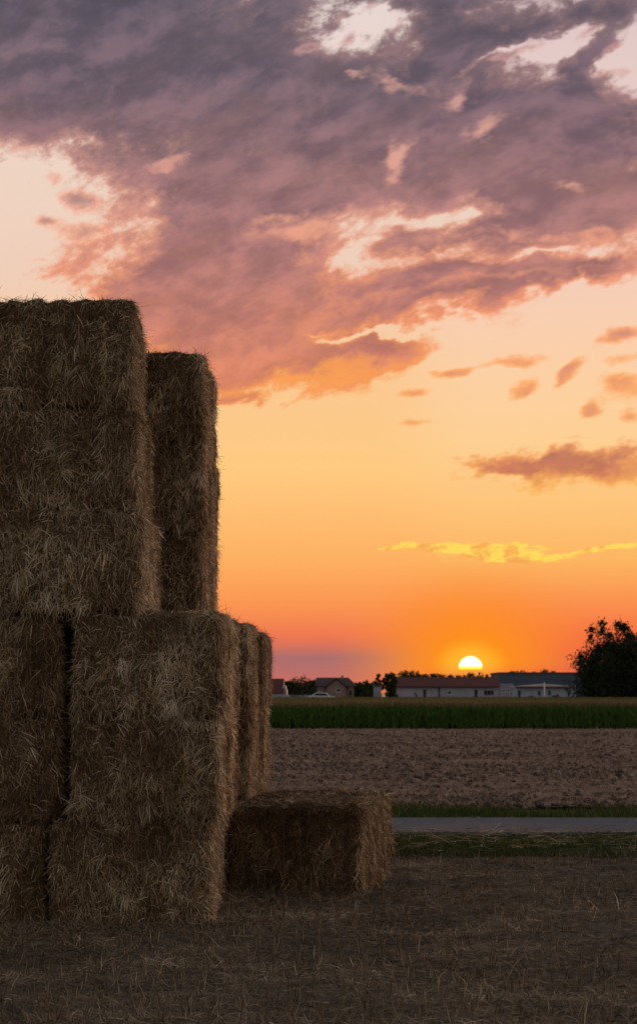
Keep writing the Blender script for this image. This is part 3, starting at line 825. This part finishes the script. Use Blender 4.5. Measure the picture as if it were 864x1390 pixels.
# long white house
D = 400.0
x0, x1 = fx(539, D), fx(676, D); ze = fz(932.5, D); zr = fz(919, D); dp = 9.0
h = empty('long_house', ((x0+x1)/2, D, 0)); xo = (x0+x1)/2; L_ = (x1-x0)/2
tag(h, 'long low white house with a dark red tiled roof under the setting sun', 'house')
MB().box(-L_, L_, 0, dp, 0, ze).build('wall', wall_white, h)
MB().box(-L_-.06, L_+.06, -.07, -.003, 0, .75).build('plinth', base_dark, h)
rf = MB().prism_x([(-.55, ze-.02), (-.55, ze+.13), (dp/2, zr), (dp+.55, ze+.13), (dp+.55, ze-.02)], -L_-.35, L_+.35).build('roof', tile_red, h)
MB().box(-L_-.33, L_+.33, -.72, -.56, ze-.05, ze+.10).build('gutter', dark_frame, rf)
for px in (575, 663): MB().box(fx(px, D)-xo-.25, fx(px, D)-xo+.25, dp/2-.3, dp/2+.3, zr-.3, zr+.5).build('chimney', base_dark, rf)
for a, c in ((574, 578), (643.5, 647.5)): door(h, fx(a, D)-xo, fx(c, D)-xo, .25, fz(936, D), 0)
for a in (656.5, 661, 665.5): window(h, fx(a, D)-xo, fx(a+3.8, D)-xo, fz(942.5, D), fz(937.2, D), 0, dark_frame)
for a in (551, 607, 625): window(h, fx(a, D)-xo, fx(a+5.5, D)-xo, fz(942.5, D), fz(938, D), 0, frame_m) if a == 607 else None
MB().cyl((fx(595.5, D)-xo, -.12, 0), (fx(595.5, D)-xo, -.12, ze), .14, .14, 8).build('downpipe', base_dark, h)

# gabled house, brown
D = 380.0
x0, x1 = fx(430, D), fx(480, D); xo = (x0+x1)/2; L_ = (x1-x0)/2
h = empty('gabled_house', (xo, D, 0))
tag(h, 'dark brown gabled house with a reddish roof and one small front window', 'house')
ze = fz(931, D); zr = fz(919.5, D)
MB().box(-L_, L_, 0, 8, 0, ze).build('wall', wall_brown, h)
r_ = MB(); a0, a1 = -L_-.3, L_+.6
r_.add([(a0, -.5, ze-.05), (a1, -.5, ze-.05), (a1, 8.5, ze-.05), (a0, 8.5, ze-.05), (a0+.15, 4, zr), (fx(473, D)-xo, 4, zr)], [(0,3,2,1), (0,1,5,4), (1,2,5), (2,3,4,5), (3,0,4)])
rf = r_.build('roof', tile_dark, h)
MB().box(fx(463, D)-xo, fx(466, D)-xo, 3.2, 4.2, zr-.6, zr+.35).build('chimney', wall_brown, rf)
gx0, gx1 = fx(443, D)-xo, fx(469, D)-xo; gm = (gx0+gx1)/2
MB().prism([(gx0, 0), (gx1, 0), (gx1, ze-.2), (gm, zr-.35), (gx0, ze-.2)], -1.4, 3.5).build('gable', wall_brown, h)
g2 = MB()
for sg, xe in ((-1, gx0), (1, gx1)):
    g2.prism([(gm, zr-.32), (gm, zr-.14), (xe+sg*.35, ze-.28), (xe+sg*.35, ze-.46)], -1.75, 3.4)
g2.build('gable_roof', tile_red, h)
window(h, gm+.0, gm+.75, fz(939.5, D), fz(934.5, D), -1.4)
window(h, fx(433, D)-xo, fx(436.5, D)-xo, fz(942, D), fz(938, D), 0)
door(h, fx(474, D)-xo, fx(477, D)-xo, .1, 2.1, 0)

# house at the bale's edge
D = 360.0
x0, x1 = fx(352, D), fx(385, D); xo = (x0+x1)/2; L_ = (x1-x0)/2
h = empty('red_roofed_house', (xo, D, 0)); tag(h, 'pale house with a steep dull red roof, half hidden by the farthest bales', 'house')
ze = fz(941, D); zr = fz(921, D)
MB().box(-L_, L_, 0, 7, 0, ze).build('wall', wall_blue, h)
MB().prism_x([(-.4, ze-.02), (-.4, ze+.12), (3.5, zr), (7.4, ze+.12), (7.4, ze-.02)], -L_-.05, L_+.0).build('roof', tile_red, h)
MB().prism([(fx(383, D)-xo, 0), (fx(389.5, D)-xo, 0), (fx(389.5, D)-xo, fz(938, D)), (fx(386.8, D)-xo, fz(930.5, D)), (fx(383, D)-xo, fz(930.5, D))], .8, 5).build('gable', wall_white, h)
window(h, fx(377.5, D)-xo, fx(381, D)-xo, fz(948, D), fz(944.2, D), 0)

# garden wall, pale blue
D = 352.0
x0, x1 = fx(384, D), fx(432, D)
w = tag(MB().box(0, x1-x0, 0, .3, 0, fz(944.2, D)).box(-.02, x1-x0+.02, -.05, .35, fz(944.2, D)+.002, fz(943.6, D)).build('garden_wall', wall_blue, bevel=.02), 'long low pale blue garden wall running left of the gabled house', 'wall'); w.location = (x0, D, 0)

# hall behind
D = 450.0
x0, x1 = fx(677, D), fx(800, D); xo = (x0+x1)/2; L_ = (x1-x0)/2; zt = fz(912.5, D)
h = empty('hall', (xo, D, 0)); tag(h, 'large flat roofed slate blue hall rising behind the small white building', 'building')
MB().box(-L_, L_, 0, 22, 0, zt-.35).build('wall', navy_sheet, h)
MB().box(-L_-.15, L_+.15, -.15, 22.15, zt-.348, zt).build('roof_edge', base_dark, h)
MB().box(-L_, fx(695, D)-xo, -2.0, -.003, 0, fz(928, D)).build('annex', wall_grey, h)
for a in (680, 686.5): window(h, fx(a, D)-xo, fx(a+3.5, D)-xo, fz(939.5, D), fz(935.5, D), -2.0)

# small white building with shallow pale roof
D = 385.0
x0, x1 = fx(700.5, D), fx(783, D); xo = (x0+x1)/2; L_ = (x1-x0)/2; ze = fz(933, D)
h = empty('low_building', (xo, D, 0)); tag(h, 'small white building with a very shallow pale roof in front of the blue hall', 'building')
MB().box(-L_, L_, 0, 8, 0, ze).build('wall', wall_blue, h)
apx = fx(738, D)-xo
r_ = MB(); r_.prism([(-L_-.3, ze+.003), (L_+.3, ze+.003), (L_+.3, ze+.16), (apx, fz(928.2, D)), (-L_-.3, ze+.16)], -.7, 8.4)
rf = r_.build('roof', pale_sheet, h)
MB().box(-L_-.32, L_+.32, -.86, -.703, ze-.06, ze+.15).build('fascia', dark_frame, rf)
for a in (729.5, 743.5, 770): window(h, fx(a, D)-xo, fx(a+3.2, D)-xo, fz(943, D), fz(937.6, D), 0, dark_frame)
door(h, fx(702.5, D)-xo, fx(706, D)-xo, .1, fz(937.5, D), 0)

# lamp post in front of it
D = 378.0
p = empty('lamp_post', (fx(738, D), D, 0)); tag(p, 'slim pale lamp post standing in front of the small white building', 'lamp post')
MB().cyl((0,0,0), (0,0,fz(926, D)), .16, .09, 10).build('pole', frame_m, p, smooth=True)
MB().cyl((0,0,fz(926, D)-.05), (.0,-.9,fz(926, D)+.1), .05, .04, 8).build('arm', frame_m, p, smooth=True)
MB().box(-.15, .15, -1.4, -.85, fz(926, D)+.04, fz(926, D)+.17).build('lamp_head', base_dark, p, bevel=.03)

# white shed and gate
D = 372.0
x0, x1 = fx(507, D), fx(517, D)
h = empty('shed', ((x0+x1)/2, D, 0)); tag(h, 'narrow plain white shed beside the round bush, left of the twin crowned tree', 'shed'); L_ = (x1-x0)/2; zt = fz(932, D)
MB().box(-L_, L_, 0, 3, 0, zt).build('wall', wall_white, h)
MB().prism_x([(-.2, zt+.003), (3.2, zt+.003), (3.2, zt+.32), (-.2, zt+.1)], -L_-.15, L_+.15).build('roof', base_dark, h)
door(h, L_-1.0, L_-.25, .05, 1.9, 0, wall_grey)
D = 368.0
h = empty('gate', (fx(534, D), D, 0)); tag(h, 'low white gate with a post, under the tree left of the long white house', 'gate')
hw = fx(541, D) - fx(534, D); zt = fz(945.5, D)
for sx_ in (-1, 1): MB().box(sx_*hw-.12, sx_*hw+.12, -.12, .12, 0, zt+.12).build('post', wall_white, h, bevel=.01)
MB().box(-hw+.123, hw-.123, -.04, .04, zt-.18, zt).build('rail', wall_white, h)
MB().box(-hw+.123, hw-.123, -.03, .03, .25, zt-.35).build('panel', base_dark, h)

# dark board fence in front of the long house
D = 374.0
def board_fence(pa, pb, pt, label):
    x0, x1 = fx(pa, D), fx(pb, D); h = empty('fence', ((x0+x1)/2, D, 0)); tag(h, label, 'fence'); L_ = (x1-x0)/2; zt = fz(pt, D)
    pm = MB(); n = int((x1-x0)/.3)
    for k in range(n):
        a = -L_ + (x1-x0)*k/n
        pm.box(a+.01, a + (x1-x0)/n - .01, 0, .03, .05, zt + .02*math.sin(k*2.3))
    pm.build('boards', base_dark, h)
    m_ = max(2, int((x1-x0)/3))
    for k in range(m_+1):
        xx = -L_ + (x1-x0)*k/m_
        MB().box(xx-.06, xx+.06, -.063, -.003, 0, zt+.08).build('post', base_dark, h)
board_fence(543, 572, 949.5, 'dark board fence before the left half of the long white house')
board_fence(650, 704, 948.6, 'dark board fence before the right end of the long white house')

# parked car
paint, _, pb_ = new_mat('white_car_paint'); pb_.inputs['Base Color'].default_value = (.62,.68,.74,1); pb_.inputs['Roughness'].default_value = .3
rubber, _, rb_ = new_mat('tyre_rubber'); rb_.inputs['Base Color'].default_value = (.02,.02,.02,1)
D = 345.0
c = empty('parked_car', (fx(436.5, D), D, fz(953.5, D)*0+.28)); tag(c, 'pale car parked at the foot of the dark brown gabled house', 'car')
body = MB().prism([(-2.05,.30),(2.05,.30),(2.1,.55),(2.0,.86),(1.25,.95),(.75,1.40),(-.9,1.46),(-1.6,1.0),(-2.05,.92),(-2.12,.6)], -.85, .85).build('body', paint, c, bevel=.07)
for ys_ in (-.862, .842):
    MB().prism([(-1.35,1.0),(1.0,.98),(.62,1.33),(-.82,1.38)], ys_, ys_+.02).build('side_window', glass, c)
MB().prism([(1.27,.99),(1.31,1.0),(.84,1.38),(.80,1.37)], -.7, .7).build('windscreen', glass, c)
MB().prism([(-1.60,1.04),(-1.63,1.06),(-.98,1.44),(-.95,1.42)], -.7, .7).build('rear_window', glass, c)
for sx_ in (-1.3, 1.3):
    for sy_ in (-.80, .80):
        w_ = MB().cyl((sx_, sy_-.1, .32), (sx_, sy_+.1, .32), .33, .33, 20).build('wheel', rubber, c, smooth=False)
        MB().cyl((sx_, sy_-.115, .32), (sx_, sy_-.101, .32), .19, .19, 14).cyl((sx_, sy_+.101, .32), (sx_, sy_+.115, .32), .19, .19, 14).build('rim', frame_m, w_)
for sy_ in (-.6, .6):
    MB().box(2.03, 2.10, sy_-.15, sy_+.15, .62, .76).build('headlight', frame_m, c, bevel=.01)
    MB().box(-2.14, -2.06, sy_-.13, sy_+.13, .68, .82).build('tail_light', tile_red, c, bevel=.01)

# ------------------------------------------------------------------ trees
bark = noise_mat('bark', [(.3, (.03,.022,.016,1)), (.7, (.07,.05,.036,1))], 6, 5, bump=.5, stretch=(4, 4, 1))
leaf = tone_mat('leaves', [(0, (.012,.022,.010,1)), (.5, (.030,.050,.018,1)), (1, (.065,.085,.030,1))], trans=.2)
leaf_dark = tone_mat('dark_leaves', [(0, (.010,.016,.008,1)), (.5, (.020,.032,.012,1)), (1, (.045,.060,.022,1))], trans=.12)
def tree(name, label, x, y, height, width, seed, cat='tree', grp=None, n=2600, leafsz=.35, low=.12, spiky=0.0, lm=None, lobes=14, zbase=0.0, full=.8):
    r = np.random.RandomState(seed)
    t = empty(name, (x, y, zbase)); tag(t, label, cat, grp)
    # limbs: one tapered trunk, boughs reaching to each leaf mass
    tr = MB(); top = height*.55
    k0 = height*.022 + .05
    tr.cyl((0,0,-.1), (0,0,height*.25), k0*1.5, k0*1.1, 9).cyl((0,0,height*.245), (.1*r.randn(),.1*r.randn(),top), k0*1.08, k0*.5, 9)
    cs = []
    for k in range(lobes):
        f = (k + .5)/lobes; zz = height*(low + (1-low)*(.12 + .78*f)) ; prof = math.sin(math.pi*min(1, .22 + .70*f))**full
        a = k*2.4 + r.rand(); rad = width*.5*prof*(.35 + .55*r.rand())
        c_ = np.array([rad*math.cos(a), rad*math.sin(a), zz*(.94 + .08*r.rand())]); cs.append((c_, width*(.13 + .09*r.rand())))
        tr.cyl((0, 0, min(top, c_[2]*.55)), tuple(c_), k0*.45, k0*.12, 6)
    tr.build('trunk', bark, t)
    P = []; per = n // lobes
    for c_, s_ in cs:
        m_ = int(per * (s_/(width*.17))**2)
        d_ = unit(r.randn(m_, 3)) * (s_ * (.35 + .75*r.rand(m_, 1)**.5)) * np.array([1.0, 1.0, .85])
        d_ *= (1 + .45*nzg.fbm(unit(d_)*1.7 + seed, 1.6, 2))[:, None]
        P.append(c_ + d_)
        if spiky:
            q_ = int(m_*.35)
            for s in range(3):
                sx = c_ + r.randn(3)*s_*.5; hgt = s_*r.uniform(.7, 1.5)*spiky
                tt = r.rand(q_//3)
                lean = r.randn(3)*.18; lean[2] = 1; lean[:2] += c_[:2]/max(width, .1)*.5
                P.append(sx + lean*(tt*hgt + s_*.5)[:, None] + r.randn(len(tt), 3)*(.16*s_*(1-tt) + .03)[:, None])
    P = np.concatenate(P); P[:, 2] = np.maximum(P[:, 2], .15)
    m_ = len(P)
    s = leafsz*(.5 + .8*r.rand(m_))
    A = unit(r.randn(m_, 3)); Bv = unit(np.cross(A, r.randn(m_, 3)))
    V = np.stack([P - A*s[:, None]*.5, P + Bv*s[:, None]*.28, P + A*s[:, None]*.55, P - Bv*s[:, None]*.28], 1).reshape(-1, 3)
    q = np.arange(m_*4).reshape(-1, 4)
    tn = np.clip(.45 + .2*r.randn(m_) + .3*nzg.fbm(P, .8, 2), 0, 1)
    mesh_obj('crown', V, q, lm or leaf, parent=t, tone=np.repeat(tn, 4))
    return t
# big black tree at the right edge
D = 250.0
z_ = fz(856, D)
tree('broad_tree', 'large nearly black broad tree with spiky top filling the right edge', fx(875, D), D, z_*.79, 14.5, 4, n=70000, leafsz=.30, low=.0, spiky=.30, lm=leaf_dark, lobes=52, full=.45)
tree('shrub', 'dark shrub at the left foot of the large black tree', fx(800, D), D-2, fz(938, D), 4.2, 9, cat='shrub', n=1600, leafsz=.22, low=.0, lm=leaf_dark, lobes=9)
# twin-crowned tree between shed and long house
D = 365.0
tree('rounded_tree', 'dark rounded tree, the taller of the pair left of the long white house', fx(529, D), D, fz(909, D), 2.9, 12, n=4200, leafsz=.26, low=.08)
tree('small_tree', 'shorter dark tree leaning against the taller one beside the white shed', fx(514, D), D+9, fz(913.5, D+9), 1.9, 13, n=1800, leafsz=.26, low=.15)
tree('round_bush', 'round dark bush between the gabled house and the white shed', fx(496, D), D-3, fz(937, D), 2.5, 14, cat='bush', n=1500, leafsz=.22, low=.0, lobes=9)
tree('hedge_bush', 'low wide dark bush before the pale blue garden wall', fx(399, 340), 340, fz(945.5, 340), 3.2, 15, cat='bush', n=1400, leafsz=.2, low=.0, lobes=9)
tree('garden_shrub', 'small dark shrub under the pale roofed building, left of the lamp post', fx(720, 376), 376, fz(943.5, 376), 1.3, 16, cat='shrub', n=500, leafsz=.2, low=.0, lobes=6)
tree('garden_shrub', 'small dark shrub under the pale roofed building, right of the lamp post', fx(753, 376), 376, fz(941.5, 376), 1.6, 17, cat='shrub', n=600, leafsz=.2, low=.0, lobes=6)
tree('garden_shrub', 'thin dark shrub against the white wall left of the first door', fx(564, 392), 392, fz(938.5, 392), .7, 18, cat='shrub', n=260, leafsz=.2, low=.0, lobes=5)
# tree line behind the houses
BT = [(391,925,9),(397,927,12),(409,923.5,16),(421,926.5,12),(428,927.5,9),(486,928.5,9),(494,926.5,10),(504,929,9),
      (547,913.5,14),(559,913,15),(571,914.5,13),(584,916.5,12),(597,917.5,12),(609,918,10),(619,916,7),(634,915.5,15),(648,914.5,16),(663,917,9),(671,916.5,6),(692,909.5,8),(706,907.5,14),(720,910,12),(735,911,10),(748,911,9)]
ORD = ['first','second','third','fourth','fifth','sixth','seventh','eighth','ninth','tenth','eleventh','twelfth']
seen = {}
for k, (px, py, wpx) in enumerate(BT):
    DD = 470.0 + (k*37 % 30) if px < 676 else 500.0 + k
    side_ = 'dark tree in the line behind the garden wall' if px < 430 else ('dark tree top between the gabled house and the shed' if px < 510 else
            ('dark tree top rising behind the long red roof' if px < 676 else 'dark tree top rising behind the flat blue hall'))
    seen[side_] = seen.get(side_, 0) + 1
    tree('tree', side_ + ', ' + ORD[seen[side_]-1] + ' from the left', fx(px, DD), DD, fz(py-1.5, DD), wpx*2.7/F*DD, 100+k, grp='trees behind the village houses', n=1700, leafsz=.5, low=.1, lobes=11)
